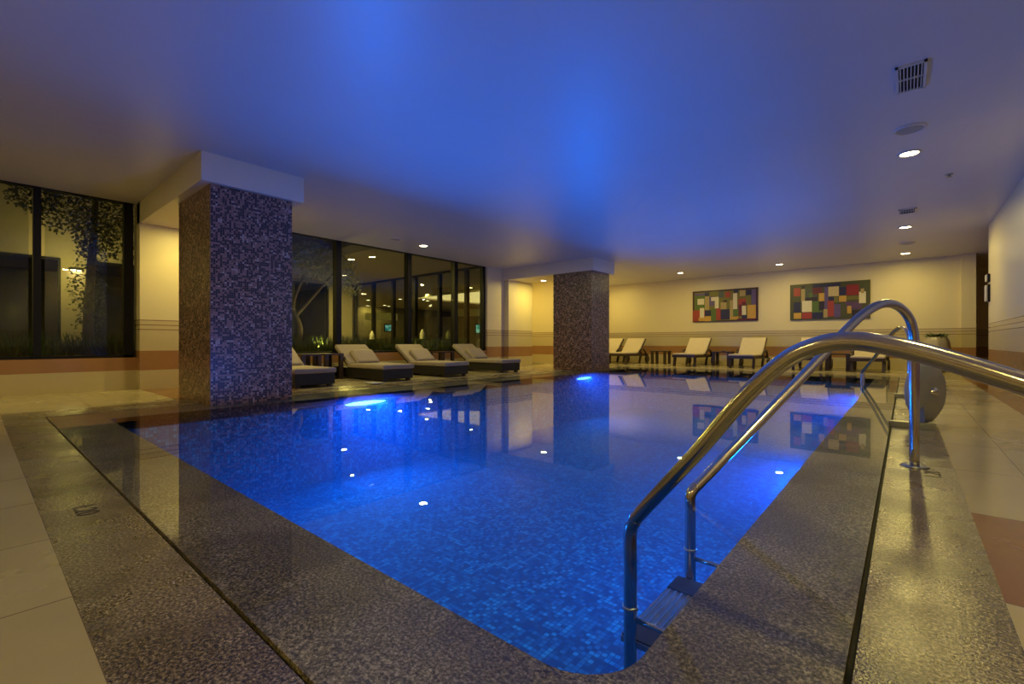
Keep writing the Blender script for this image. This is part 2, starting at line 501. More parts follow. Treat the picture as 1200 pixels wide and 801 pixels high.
# alcove behind the second pillar
bm = bmesh.new(); box(bm, -9.3, -7.9, 11.75, 11.90, 0, ZC); box(bm, -8.05, -7.9, 11.90, YB, 0, ZC); box(bm, -9.42, -9.3, 10.05, 11.90, 0, ZC)
box(bm, -9.3, -8.1, 10.05, 10.17, 0, ZC)
struct('wall_alcove', bm, M['wall'], 'lit cream wall of the alcove left of the far pillar', 'wall')
struct('wall_front', B(XL, XR, YF - 0.15, YF, 0, ZC), M['wall'], 'wall behind the camera', 'wall')

# left wall: dwarf walls, columns, windows
SILL = 0.437
WT = 0.16
def dwarf(n, y0, y1, label):
    bm = bmesh.new(); box(bm, XL - WT, XL, y0, y1, 0, SILL)
    struct('wall_left', bm, M['wall'], label, 'wall')
dwarf(1, YF, 1.49, 'low cream and brown wall under the near left window')
dwarf(2, 2.60, 8.50, 'low cream and brown wall under the long left window')
struct('wall_left', B(XL - WT, -7.93, 1.49, 2.60, 0, ZC), M['wall'], 'cream wall pier beside the near mosaic pillar', 'wall')
struct('wall_left', B(XL - WT, XL + 0.03, 8.50, 9.16, 0, ZC), M['wall'], 'narrow cream wall between the long window and the alcove', 'wall')
struct('wall_left', B(XL - WT, -7.93, 9.16, 10.17, 0, ZC), M['wall'], 'cream wall pier in front of the alcove', 'wall')

def window(name, y0, y1, mull, label, mw=0.10):
    e = empty(name, (XL - 0.07, y0, SILL), 0, label, 'window', None, 'structure')
    bm = bmesh.new()
    L = y1 - y0; Z = ZC - SILL
    box(bm, -0.05, 0.05, 0, 0.07, 0, Z); box(bm, -0.05, 0.05, L - 0.10, L, 0, Z)
    box(bm, -0.05, 0.05, 0, L, 0, 0.035); box(bm, -0.05, 0.05, 0, L, Z - 0.014, Z)
    obj('window_frame', bm, M['frame'], e)
    edges = [0.0] + [m - y0 for m in mull] + [L]
    for m in mull:
        obj('mullion', B(-0.07, 0.07, m - y0 - mw / 2, m - y0 + mw / 2, 0.035, Z - 0.014), M['frame'], e)
    for a, b in zip(edges, edges[1:]):
        obj('pane', B(-0.004, 0.004, a + 0.07, b - 0.07, 0.036, Z - 0.015), M['glass'], e)
    return e
window('window_1', YF + 0.1, 1.455, [-2.67, -1.07, 0.527], 'near left window onto the dark planted courtyard', 0.07)
window('window_2', 2.65, 8.48, [3.0, 4.49, 6.12, 7.47], 'long left window behind the dark wicker daybeds', 0.10)

# beams and pillars
def beam(y0, y1, label):
    bm = B(XL - (0 if y0 < 5 else 0), -5.34, y0, y1, 2.27, ZC)
    struct('trim_2', bm, M['beam'], label, 'beam')
beam(1.49, 2.52, 'cream boxed beam over the near mosaic pillar')
beam(9.07, 10.07, 'cream boxed beam over the far mosaic pillar')
struct('pillar', B(-6.50, -5.40, 1.585, 2.41, -0.1, 2.27), M['mosaic'], 'near square pillar clad in brown and pink mosaic', 'pillar')
struct('pillar', B(-6.45, -5.40, 9.10, 9.92, -0.1, 2.27), M['mosaic'], 'far square pillar clad in dark brown mosaic', 'pillar')

# ------------------------------------------------------------------ ceiling fittings
def make_downlight():
    e = empty('downlight', (0, 0, ZC), 0, 'x', 'ceiling light', 'round warm downlights in the ceiling')
    bm = bmesh.new(); lathe(bm, [(0.098, 0), (0.098, -0.008), (0.078, -0.012), (0.074, -0.001)], 28)
    obj('trim_ring', bm, M['white_plastic'], e, True)
    bm = bmesh.new(); lathe(bm, [(0, -0.006), (0.072, -0.006), (0.074, -0.002)], 28)
    obj('diffuser', bm, M['glow'], e)
    L = bpy.data.lights.new('downlight_beam', 'AREA'); L.energy = LAMP_W; L.color = WARM
    L.shape = 'DISK'; L.size = 0.14
    lo = bpy.data.objects.new('bulb', L); C.objects.link(lo); lo.parent = e; lo.location = (0, 0, -0.014)
    return e
dl0 = make_downlight()
DL = [(0.03, 6.16, 'round downlight nearest the camera on the right side of the ceiling'),
      (0.0, 10.07, 'round downlight between the small ceiling vent and the second grey disc'),
      (0.0, 13.05, 'round downlight on the right nearest the back wall, above the plant pot'),
      (-7.27, 5.82, 'round downlight above the dark daybeds by the long left window'),
      (-4.73, 12.7, 'round downlight left of the left painting'),
      (-2.36, 12.89, 'round downlight above the gap between the two paintings'),
      (-7.15, 3.05, 'round downlight hidden behind the beam of the near pillar'),
      (-7.4, 13.0, 'round downlight behind the far pillar'),
      (-7.1, -0.75, 'round downlight in the near left corner outside the photo'),
      (-3.0, -1.9, 'round downlight behind the camera on the left'),
      (0.5, -1.6, 'round downlight behind the camera on the right'),
      (0.45, 1.6, 'round downlight over the near right floor outside the photo')]
for i, (x, y, lab) in enumerate(DL):
    if i == 0: dl0.location = (x, y, ZC); dl0['label'] = lab
    else: copy_tree(dl0, (x, y, ZC), 0, lab)
for q in (copy_tree(dl0, (-7.25, 9.78, 2.27), 0, 'round downlight under the beam left of the far pillar'),
          copy_tree(dl0, (-8.95, 10.50, ZC), 0, 'unseen downlight added in the alcove ceiling to brighten its wall'),  # added lamp, hidden behind the pier, brightens the alcove's back wall
          copy_tree(dl0, (-7.30, 2.00, 2.27), 0, 'round downlight under the beam hidden behind the near pillar')):
    for ch in q.children:
        if ch.type == 'LIGHT': ch.data = ch.data.copy(); ch.data.energy *= (0.65 if q.location.y < 5 else 1.1)

def vent(x, y, sx, sy, label, slats):
    e = empty('ceiling_vent', (x, y, ZC), 0, label, 'air vent')
    bm = bmesh.new(); t = 0.018
    for q in ((-sx/2, sx/2, -sy/2, -sy/2 + t), (-sx/2, sx/2, sy/2 - t, sy/2), (-sx/2, -sx/2 + t, -sy/2, sy/2), (sx/2 - t, sx/2, -sy/2, sy/2)):
        box(bm, *q, -0.014, 0)
    box(bm, -sx/2 + t, sx/2 - t, -0.006, 0.006, -0.012, 0)
    obj('vent_frame', bm, M['white_plastic'], e)
    obj('backing', B(-sx/2 + t, sx/2 - t, -sy/2 + t, sy/2 - t, -0.002, -0.0005), M['channel'], e)
    for k in range(slats):
        xx = -sx/2 + t + (k + 0.5) * (sx - 2 * t) / slats
        bm = bmesh.new(); bar(bm, (xx, -sy/2 + t, -0.007), (xx, sy/2 - t, -0.007), 0.006, 0.010)
        obj('slat', bm, M['white_plastic'], e)
vent(0.03, 4.40, 0.17, 0.44, 'large slatted air vent in the ceiling nearest the camera', 7)
vent(0.02, 8.85, 0.20, 0.30, 'small slatted air vent between two right ceiling lights', 6)

def disc(x, y, r, label, cat='ceiling speaker'):
    e = empty('ceiling_speaker', (x, y, ZC), 0, label, cat)
    bm = bmesh.new(); lathe(bm, [(r, 0), (r, -0.010), (r * 0.86, -0.018), (r * 0.84, -0.010), (r * 0.84, 0)], 32)
    obj('rim', bm, M['white_plastic'], e, True)
    bm = bmesh.new(); lathe(bm, [(0, -0.016), (r * 0.5, -0.015), (r * 0.84, -0.010)], 32)
    obj('grille', bm, M['reel'], e, True)
disc(0.03, 5.45, 0.115, 'round grey ceiling disc just before the nearest right light')
disc(0.03, 11.73, 0.12, 'round grey ceiling disc between the two farthest right lights')
disc(-7.19, 5.10, 0.10, 'faint round ceiling disc left of the light over the daybeds')
e = empty('sprinkler', (0.38, 7.23, ZC), 0, 'tiny sprinkler head in the ceiling right of the nearest light', 'sprinkler')
bm = bmesh.new(); lathe(bm, [(0.04, 0), (0.035, -0.008), (0.012, -0.010), (0.012, -0.03), (0.03, -0.032), (0, -0.035)], 16)
obj('head', bm, M['steel_rough'], e)

# ------------------------------------------------------------------ underwater lamps
def pool_lamp(x, y, z, rz, label, power=1.0, half=0.30):
    """oblong underwater light facing its local +X"""
    e = empty('pool_lamp', (x, y, z), rz, label, 'pool light', 'underwater lamps on the pool walls')
    hz = 0.025
    bm = bmesh.new()
    for q in ((-half - 0.015, half + 0.015, hz, hz + 0.015), (-half - 0.015, half + 0.015, -hz - 0.015, -hz), (-half - 0.015, -half, -hz, hz), (half, half + 0.015, -hz, hz)):
        box(bm, 0.0, 0.02, *q, bev=0.003)
    obj('lamp_frame', bm, M['steel_rough'], e)
    bm = bmesh.new(); lathe(bm, [(1.0, 0.0), (0.92, 0.010), (0.6, 0.016), (0, 0.018)], 32)
    bmesh.ops.rotate(bm, verts=bm.verts, matrix=Matrix.Rotation(PI / 2, 3, 'Y'))
    for v in bm.verts: v.co.y *= half * 0.98; v.co.z *= hz * 0.95  # lens stretched wide to imitate the glow scattered in the water
    obj('lens', bm, M['pool_lens'], e, True)
    L = bpy.data.lights.new('pool_lamp_beam', 'AREA'); L.shape = 'RECTANGLE'; L.size = 0.06; L.size_y = half * 2
    L.energy = POOL_W * power; L.color = POOL_COL
    lo = bpy.data.objects.new('bulb', L); C.objects.link(lo); lo.parent = e
    lo.location = (0.03, 0, 0); lo.rotation_euler = (0, -PI / 2, 0)
pool_lamp(PX0, 3.25, -0.12, 0, 'glowing underwater lamp beside the near daybeds', 2.0)
pool_lamp(PX0, 8.45, -0.12, 0, 'glowing underwater lamp below the far mosaic pillar', 1.6)
pool_lamp(PX1, 2.95, -0.12, PI, 'underwater lamp on the right pool wall beyond the near ladder')
pool_lamp(PX1, 7.30, -0.12, PI, 'underwater lamp on the right pool wall by the reel', 1.3)
pool_lamp(-3.0, PY0, -0.60, PI / 2, 'unseen underwater lamp added on the near pool wall for even light', 0.4)  # added out of sight below the coping to light the basin evenly

# ------------------------------------------------------------------ near pool ladder
R_T = 0.0215
lad = empty('pool_ladder', (-0.68, 1.66, DEPTH), 0, 'large stainless steel pool ladder nearest the camera', 'pool ladder')
def lp(pts): return [Vector(p) - lad.location for p in pts]
A_pts = spline([(-0.68, 1.39, DEPTH + 0.02), (-0.68, 1.39, -0.5), (-0.68, 1.39, -0.1), (-0.68, 1.39, 0.03), (-0.665, 1.387, 0.072), (-0.637, 1.383, 0.112), (-0.46, 1.354, 0.328),
                (-0.324, 1.33, 0.505), (-0.23, 1.316, 0.602), (-0.157, 1.304, 0.642), (-0.09, 1.293, 0.652), (-0.022, 1.28, 0.641), (0.055, 1.27, 0.617),
                (0.165, 1.25, 0.573), (0.30, 1.228, 0.515), (0.345, 1.22, 0.485), (0.365, 1.216, 0.43), (0.366, 1.216, 0.3), (0.366, 1.216, 0.0)], 8)
bm = bmesh.new(); tube(bm, lp(A_pts), R_T, 20)
railA = obj('rail', bm, M['steel'], lad, True)
D = Vector((0.716, 1.26, 0)); B0 = Vector((-0.68, 1.94, 0))
def bpnt(t, z): v = B0 + D * t; return (v.x, v.y, z)
B_pts = spline([bpnt(0, DEPTH + 0.02), bpnt(0, -0.5), bpnt(0, -0.08), bpnt(0, 0.005), bpnt(0.015, 0.04), bpnt(0.04, 0.065), bpnt(0.25, 0.285), bpnt(0.45, 0.497), bpnt(0.62, 0.68),
                bpnt(0.70, 0.762), bpnt(0.78, 0.822), bpnt(0.85, 0.845), bpnt(0.92, 0.827), bpnt(0.975, 0.765), bpnt(0.998, 0.67), bpnt(1.0, 0.55), bpnt(1.0, 0.3), bpnt(1.0, 0.0)], 8)
bm = bmesh.new(); tube(bm, lp(B_pts), R_T, 20)
railB = obj('rail', bm, M['steel'], lad, True)
for rail, (x, y) in ((railA, (0.366, 1.216)), (railB, (0.036, 3.20))):
    bm = bmesh.new(); lathe(bm, [(0.0, 0.012), (0.024, 0.014), (0.05, 0.008), (0.062, 0.0), (0.0, 0.0)], 28, Vector((x, y, 0)) - lad.location)
    obj('flange', bm, M['steel_rough'], rail, True)
for y in (1.39, 1.94):
    bm = bmesh.new(); tube(bm, lp([(-0.68, y, -0.245), (PX1, y, -0.245)]), 0.009, 12)
    obj('wall_bracket', bm, M['steel'], lad, True)
    bm = bmesh.new(); lathe(bm, [(0.0225, -0.006), (0.026, -0.004), (0.026, 0.004), (0.0225, 0.006)], 20, Vector((-0.68, y, -0.21)) - lad.location)
    obj('collar', bm, M['steel_rough'], lad, True)
for z in (-0.33, -0.58, -0.83):
    bm = bmesh.new(); box(bm, -0.725, -0.60, 1.39 + 0.02, 1.94 - 0.02, z - 0.02, z, 0.004)
    bmesh.ops.translate(bm, verts=bm.verts, vec=-lad.location)
    st = obj('step', bm, M['steel_rough'], lad)
    for (y0, y1) in ((1.415, 1.53), (1.80, 1.915)):
        bm = bmesh.new(); box(bm, -0.722, -0.603, y0, y1, z, z + 0.006)
        bmesh.ops.translate(bm, verts=bm.verts, vec=-lad.location)
        obj('grip_pad', bm, M['rubber'], st)
    for k in range(5):
        xx = -0.712 + k * 0.024
        bm = bmesh.new(); box(bm, xx, xx + 0.008, 1.53, 1.80, z, z + 0.004)
        bmesh.ops.translate(bm, verts=bm.verts, vec=-lad.location)
        obj('tread_rib', bm, M['steel'], st)

# far ladder
fl = empty('pool_ladder', (-0.56, 9.9, DEPTH), 0, 'smaller-looking stainless pool ladder farther along the right edge', 'pool ladder')
for k, off in enumerate((0.0, 0.50)):
    b0 = Vector((-0.56, 9.75 + off, 0)); dd = Vector((0.60, -1.72, 0)) if k == 0 else Vector((0.60, -1.3, 0))
    def q(t, z):
        v = b0 + dd * t; return Vector((v.x, v.y, z)) - fl.location
    bm = bmesh.new()
    tube(bm, spline([q(0, DEPTH + 0.02), q(0, -0.5), q(0, 0.10), q(0.02, 0.16), q(0.30, 0.40), q(0.60, 0.70), q(0.70, 0.79), q(0.80, 0.845), q(0.87, 0.85), q(0.94, 0.81), q(0.985, 0.72), q(1.0, 0.6), q(1.0, 0.3), q(1.0, 0.0)], 8), 0.020, 14)
    r_ = obj('rail', bm, M['steel'], fl, True)
    bm = bmesh.new(); lathe(bm, [(0.0, 0.012), (0.024, 0.014), (0.05, 0.008), (0.06, 0.0), (0, 0)], 20, q(1.0, 0))
    obj('flange', bm, M['steel_rough'], r_, True)
for z in (-0.33, -0.58, -0.83):
    obj('step', B(-0.04, 0.05, -0.13, 0.33, z - DEPTH - 0.02, z - DEPTH), M['steel_rough'], fl)

# reel on the right deck
re = empty('cover_reel', (0.035, 4.62, 0), 0, 'round grey reel wheel on flat steel foot bars beside the pool edge', 'reel')
bm = bmesh.new(); lathe(bm, [(0, -0.05), (0.20, -0.045), (0.245, -0.015), (0.25, 0.0), (0.245, 0.015), (0.20, 0.045), (0, 0.05)], 40)
bmesh.ops.rotate(bm, verts=bm.verts, matrix=Matrix.Rotation(PI / 2, 3, 'X'))
bmesh.ops.rotate(bm, verts=bm.verts, matrix=Matrix.Rotation(math.radians(64), 3, 'Z'))
bmesh.ops.translate(bm, verts=bm.verts, vec=(0.085, 0.24, 0.265))
wh = obj('wheel', bm, M['reel'], re, True)
bm = bmesh.new(); lathe(bm, [(0.035, 0.0), (0.03, 0.07), (0.012, 0.08), (0, 0.085)], 20)
bmesh.ops.rotate(bm, verts=bm.verts, matrix=Matrix.Rotation(PI / 2, 3, 'X'))
bmesh.ops.rotate(bm, verts=bm.verts, matrix=Matrix.Rotation(math.radians(64), 3, 'Z'))
bmesh.ops.translate(bm, verts=bm.verts, vec=(0.085, 0.24, 0.265))
obj('hub_bolt', bm, M['steel'], wh, True)
obj('foot_bar', B(-0.135, 0.135, -0.03, 0.03, 0.0, 0.045, bev=0.004), M['steel_rough'], re)
obj('foot_bar', B(-0.135, 0.135, 2.45, 2.51, 0.0, 0.045, bev=0.004), M['steel_rough'], re)
bm = bmesh.new(); bar(bm, (0.06, 0.0, 0.04), (0.05, 0.24, 0.27), 0.03, 0.03)
obj('strut', bm, M['steel_rough'], re)
bm = bmesh.new(); bar(bm, (0.12, 2.48, 0.045), (0.12, 2.48, 0.26), 0.03, 0.03); tube(bm, [(0.045, 0.28, 0.27), (0.12, 2.48, 0.25)], 0.025, 14)
obj('axle', bm, M['steel_rough'], re)

# ------------------------------------------------------------------ daybeds on the left
def make_daybed(pil=True):
    """head at -x, foot at +x, origin at centre on the floor; near side is -y"""
    e = empty('daybed', (0, 0, 0), 0, 'x', 'daybed', 'dark wicker daybeds along the left window')
    L, W = 1.62, 0.62
    bm = B(-L/2 + 0.02, L/2 - 0.02, -W/2 + 0.015, W/2 - 0.015, 0.035, 0.20, bev=0.015)
    obj('base', bm, M['wicker'], e)
    for sx in (-0.72, 0.72):
        for sy in (-0.24, 0.24):
            obj('leg', B(sx - 0.03, sx + 0.03, sy - 0.03, sy + 0.03, 0.0, 0.036), M['wood'], e)
    bm = B(-0.30, L/2, -W/2, W/2, 0.20, 0.275, bev=0.025)
    obj('seat_cushion', bm, M['shaded_cushion'], e, True)
    bm = B(-0.60, 0.0, -W/2, W/2, 0.0, 0.08, bev=0.025)
    bmesh.ops.rotate(bm, verts=bm.verts, matrix=Matrix.Rotation(math.radians(33), 3, 'Y'))
    bmesh.ops.translate(bm, verts=bm.verts, vec=(-0.24, 0, 0.215))
    obj('back_cushion', bm, M['shaded_cushion'], e, True)
    bm = B(-0.58, 0.0, -W/2 + 0.02, W/2 - 0.02, -0.035, 0.0, bev=0.008)
    bmesh.ops.rotate(bm, verts=bm.verts, matrix=Matrix.Rotation(math.radians(33), 3, 'Y'))
    bmesh.ops.translate(bm, verts=bm.verts, vec=(-0.24, 0, 0.215))
    obj('backrest', bm, M['wicker'], e)
    bm = B(-0.18, 0.18, -0.22, 0.22, -0.05, 0.05, bev=0.045)
    bmesh.ops.rotate(bm, verts=bm.verts, matrix=Matrix.Rotation(math.radians(38), 3, 'Y'))
    bmesh.ops.translate(bm, verts=bm.verts, vec=(-0.27, 0.02, 0.375))
    obj('pillow', bm, M['shaded_cushion'], e, True)
    return e
day0 = make_daybed()
DAY = [(3.2, 'dark wicker daybed partly hidden behind the near mosaic pillar'),
       (4.62, 'dark wicker daybed with cream cushion nearest the pillar in full view'),
       (5.93, 'dark wicker daybed in the middle of the three fully visible ones'),
       (7.50, 'dark wicker daybed farthest away beside the narrow wall')]
for i, (y, lab) in enumerate(DAY):
    if i == 0: day0.location = (-7.21, y, 0); day0['label'] = lab
    else: copy_tree(day0, (-7.21, y, 0), 0, lab)

def make_side_table():
    e = empty('side_table', (0, 0, 0), 0, 'x', 'side table', 'dark side tables by the left window')
    obj('table_top', B(-0.24, 0.24, -0.17, 0.17, 0.42, 0.45, bev=0.005), M['wood'], e)
    for sx in (-0.2, 0.2):
        for sy in (-0.135, 0.135):
            obj('leg', B(sx - 0.03, sx + 0.03, sy - 0.03, sy + 0.03, 0, 0.42), M['wood'], e)
    return e
st0 = make_side_table()
st0.location = (-7.78, 3.70, 0); st0['label'] = 'dark wooden side table right behind the mosaic pillar, left of its twin'
copy_tree(st0, (-7.78, 4.10, 0), 0, 'dark wooden side table against the head of the first fully visible daybed')
copy_tree(st0, (-7.70, 6.66, 0), 0, 'dark wooden side table between the two farthest daybeds')
# folded white towel or paper on the deck in front of the first daybeds
bm = bmesh.new()
G = 14
vs = [[bm.verts.new((-0.14 + 0.28 * i / G, -0.09 + 0.18 * j / G, 0.010 + 0.014 * abs(math.sin(i * 1.3 + j * 0.7)) + 0.008 * random.random())) for j in range(G + 1)] for i in range(G + 1)]
for i in range(G):
    for j in range(G): bm.faces.new((vs[i][j], vs[i + 1][j], vs[i + 1][j + 1], vs[i][j + 1]))
rim = [v for v in bm.verts if v.is_boundary]
r = bmesh.ops.extrude_face_region(bm, geom=list(bm.faces))
for v in [q for q in r['geom'] if isinstance(q, bmesh.types.BMVert)]: v.co.z += 0.008
for v in bm.verts:
    pass
bmesh.ops.recalc_face_normals(bm, faces=bm.faces)
for v in bm.verts: v.co.z -= 0.010
tw = obj('crumpled_towel', bm, simple('grey_cloth', (0.5, 0.5, 0.48), 0.9), None, True)
tw.location = (-6.28, 4.05, 0.0)
tag(tw, 'small crumpled pale cloth lying on the deck before the daybeds', 'towel')

# ------------------------------------------------------------------ white cushioned loungers at the back wall
def make_lounger():
    """foot at -y, head at +y; origin centre on the floor"""
    e = empty('sun_lounger', (0, 0, 0), 0, 'x', 'sun lounger', 'white cushioned loungers along the back wall')
    W = 0.60
    bm = bmesh.new()
    for s in (-1, 1):
        bar(bm, (s * (W/2 - 0.03), -0.80, 0.27), (s * (W/2 - 0.03), 0.80, 0.25), 0.045, 0.07)
    bar(bm, (-W/2, -0.78, 0.27), (W/2, -0.78, 0.27), 0.05, 0.07)
    bar(bm, (-W/2, 0.70, 0.25), (W/2, 0.70, 0.25), 0.05, 0.05)
    for k in range(9):
        y = -0.68 + k * 0.1
        bar(bm, (-W/2 + 0.03, y, 0.29), (W/2 - 0.03, y, 0.29), 0.06, 0.015)
    obj('frame', bm, M['wood'], e)
    for s in (-1, 1):
        bm = bmesh.new(); bar(bm, (s * (W/2 - 0.03), -0.66, 0.27), (s * (W/2 - 0.03), -0.72, 0.0), 0.05, 0.09)
        obj('leg', bm, M['wood'], e)
        bm = bmesh.new(); bar(bm, (s * (W/2 - 0.03), 0.30, 0.25), (s * (W/2 - 0.03), 0.20, 0.0), 0.045, 0.07)
        obj('leg', bm, M['wood'], e)
        bm = bmesh.new(); lathe(bm, [(0, -0.025), (0.11, -0.025), (0.12, -0.015), (0.12, 0.015), (0.11, 0.025), (0, 0.025)], 24)
        bmesh.ops.rotate(bm, verts=bm.verts, matrix=Matrix.Rotation(PI / 2, 3, 'Y'))
        bmesh.ops.translate(bm, verts=bm.verts, vec=(s * (W/2 + 0.03), 0.62, 0.12))
        obj('wheel', bm, M['wood'], e, True)
        # curved arm
        bm = bmesh.new(); tube(bm, spline([(s * (W/2 + 0.01), 0.02, 0.28), (s * (W/2 + 0.03), 0.12, 0.40), (s * (W/2 + 0.03), 0.30, 0.43), (s * (W/2 + 0.02), 0.48, 0.36), (s * (W/2 + 0.01), 0.60, 0.24)], 6), 0.028, 8)
        obj('arm', bm, M['wood'], e, True)
    obj('seat_cushion', B(-W/2 + 0.01, W/2 - 0.01, -0.80, 0.14, 0.298, 0.345, bev=0.018), M['cushion'], e, True)
    a = math.radians(44)
    bm = B(-W/2 + 0.01, W/2 - 0.01, 0.0, 0.62, 0.0, 0.055, bev=0.02)
    bmesh.ops.rotate(bm, verts=bm.verts, matrix=Matrix.Rotation(a, 3, 'X'))
    bmesh.ops.translate(bm, verts=bm.verts, vec=(0, 0.13, 0.30))
    obj('back_cushion', bm, M['cushion'], e, True)
    bm = B(-W/2, W/2, 0.0, 0.66, -0.035, 0.0, bev=0.006)
    bmesh.ops.rotate(bm, verts=bm.verts, matrix=Matrix.Rotation(a, 3, 'X'))
    bmesh.ops.translate(bm, verts=bm.verts, vec=(0, 0.13, 0.30))
    obj('backrest', bm, M['wood'], e)
    bm = bmesh.new(); bar(bm, (0, 0.42, 0.55), (0, 0.66, 0.27), 0.30, 0.02)
    obj('prop', bm, M['wood'], e)
    return e
lo0 = make_lounger()
LOU = [(-7.25, 'white cushioned lounger at the back wall, partly hidden by the far pillar'),
       (-6.5, 'white cushioned lounger at the back wall, second from the far pillar'),
       (-4.52, 'white cushioned lounger below the left edge of the left painting'),
       (-3.10, 'white cushioned lounger below the right edge of the left painting'),
       (-1.72, 'white cushioned lounger below the left edge of the right painting, behind the rail'),
       (-0.62, 'white cushioned lounger farthest right, mostly hidden by the handrails')]
for i, (x, lab) in enumerate(LOU):
    if i == 0: lo0.location = (x, 13.15, 0); lo0['label'] = lab
    else: copy_tree(lo0, (x, 13.15, 0), 0, lab)
def back_table(x, y, label):
    e = empty('side_table', (x, y, 0), 0, label, 'side table', 'dark side tables between the back loungers')
    obj('table_top', B(-0.24, 0.24, -0.22, 0.22, 0.36, 0.39, bev=0.004), M['wood'], e)
    for sx in (-0.19, 0.19):
        for sy in (-0.17, 0.17):
            obj('leg', B(sx - 0.035, sx + 0.035, sy - 0.03, sy + 0.03, 0, 0.36), M['wood'], e)
back_table(-5.55, 13.35, 'dark side table between the second and third loungers from the far pillar')
back_table(-3.80, 13.35, 'dark side table with a bright glint between the third and fourth back loungers')
back_table(-1.17, 12.9, 'dark side table seen under the near handrail between the last two loungers')
bm = bmesh.new(); lathe(bm, [(0, 0), (0.05, 0), (0.06, 0.02), (0.045, 0.025), (0.04, 0.008), (0, 0.006)], 20)
o = obj('small_dish', bm, M['steel'], None, True); o.location = (-3.75, 13.25, 0.39)
tag(o, 'small shiny dish on the dark table between back loungers', 'dish')

# ------------------------------------------------------------------ paintings
def painting(x0, x1, z0, z1, border, blocks, label):
    e = empty('painting', (x0, YB, z0), 0, label, 'painting')
    W, Hh = x1 - x0, z1 - z0
    mats = {}
    def mt(c):
        if c not in mats:
            mats[c] = (len(mats), simple('paint_%d' % len(bpy.data.materials), tuple(((v / 255) ** 2.2) for v in c), 0.5, noise=0.18, nscale=25))
        return mats[c][0]
    bm = bmesh.new(); t = 0.03
    box(bm, 0, W, -0.035, -0.002, 0, Hh)
    obj('canvas', bm, simple('canvas_border_%d' % len(bpy.data.materials), tuple(((v / 255) ** 2.2) for v in border), 0.5, noise=0.2, nscale=20), e)
    bm = bmesh.new()
    for k, (a, b, c, d, col) in enumerate(blocks):
        i = mt(col)
        box(bm, a * W, b * W, -0.0362 - 0.00025 * k, -0.0345, (1 - d) * Hh, (1 - c) * Hh, mi=i)
    obj('painted_blocks', bm, [m for _, m in sorted(mats.values(), key=lambda q: q[0])], e)
W_ = (205, 195, 165); OL = (105, 100, 40); GR = (80, 100, 40); RD = (150, 60, 45); DK = (45, 35, 45); PU = (90, 75, 120); OC = (185, 145, 60); TN = (160, 140, 90); NV = (40, 40, 70); MR = (95, 35, 40)
b1 = [(0.03, .97, .05, .97, OL), (.04, .22, .08, .2, PU), (.2, .27, .06, .18, NV), (.04, .2, .15, .6, GR), (.0, .2, .62, .97, RD), (.08, .19, .25, .44, W_), (.12, .19, .55, .86, W_), (.1, .2, .86, .97, OC),
      (.2, .27, .18, .62, TN), (.27, .35, .2, .5, PU), (.2, .3, .63, .82, NV), (.2, .3, .82, .98, OC), (.3, .42, .22, .34, W_), (.36, .42, .3, .58, W_), (.3, .38, .6, .98, GR), (.38, .45, .58, .95, RD),
      (.3, .42, .04, .2, OL), (.42, .5, .05, .25, (70, 80, 80)), (.45, .54, .4, .62, TN), (.49, .55, .34, .40, DK), (.52, .6, .08, .25, RD), (.45, .59, .62, .94, NV), (.59, .64, .35, .95, TN), (.64, .72, .62, .85, GR),
      (.64, .70, .14, .63, W_), (.65, .72, .02, .12, NV), (.72, .85, .32, .5, RD), (.72, .77, .5, .85, MR), (.77, .84, .42, .52, MR), (.77, .83, .54, .82, W_), (.77, .84, .82, .96, NV), (.85, .97, .52, .95, OC),
      (.74, .82, .06, .24, TN), (.83, .91, .06, .22, NV), (.91, .97, .06, .52, PU), (.83, .9, .24, .5, OL), (.6, .72, .86, .95, OC), (.7, .97, .93, .97, MR)]
painting(-4.88, -3.10, 1.245, 2.165, (62, 38, 42), b1, 'left abstract painting of small coloured rectangles in a dark border')
b2 = [(.05, .14, .10, .33, RD), (.15, .2, .14, .48, TN), (.15, .2, .05, .12, DK), (.2, .35, .12, .45, (70, 75, 60)), (.3, .65, .03, .12, NV), (.3, .42, .12, .30, MR), (.25, .3, .25, .4, GR), (.2, .36, .38, .48, DK),
      (.38, .45, .28, .52, OC), (.45, .5, .12, .9, PU), (.05, .14, .5, .78, NV), (.16, .29, .47, .78, W_), (.05, .15, .8, .96, OC), (.16, .29, .8, .97, RD), (.29, .42, .5, .8, GR), (.38, .45, .5, .75, DK), (.29, .43, .8, .97, NV),
      (.44, .49, .72, .95, TN), (.49, .57, .5, .92, RD), (.50, .63, .12, .38, (190, 170, 120)), (.5, .57, .4, .5, NV), (.57, .62, .4, .55, OL), (.57, .65, .6, .95, PU), (.63, .72, .15, .36, NV), (.63, .72, .38, .54, OC),
      (.72, .87, .1, .38, (130, 40, 35)), (.72, .88, .4, .5, OL), (.7, .9, .55, .75, (85, 60, 95)), (.73, .78, .66, .86, OC), (.87, .95, .3, .6, W_), (.89, .93, .22, .34, TN), (.65, .72, .6, .95, (75, 75, 45)), (.79, .95, .78, .95, DK), (.88, .97, .02, .18, (75, 80, 45))]
painting(-2.33, -0.645, 1.225, 2.160, (72, 72, 40), b2, 'right abstract painting of coloured squares in an olive border')

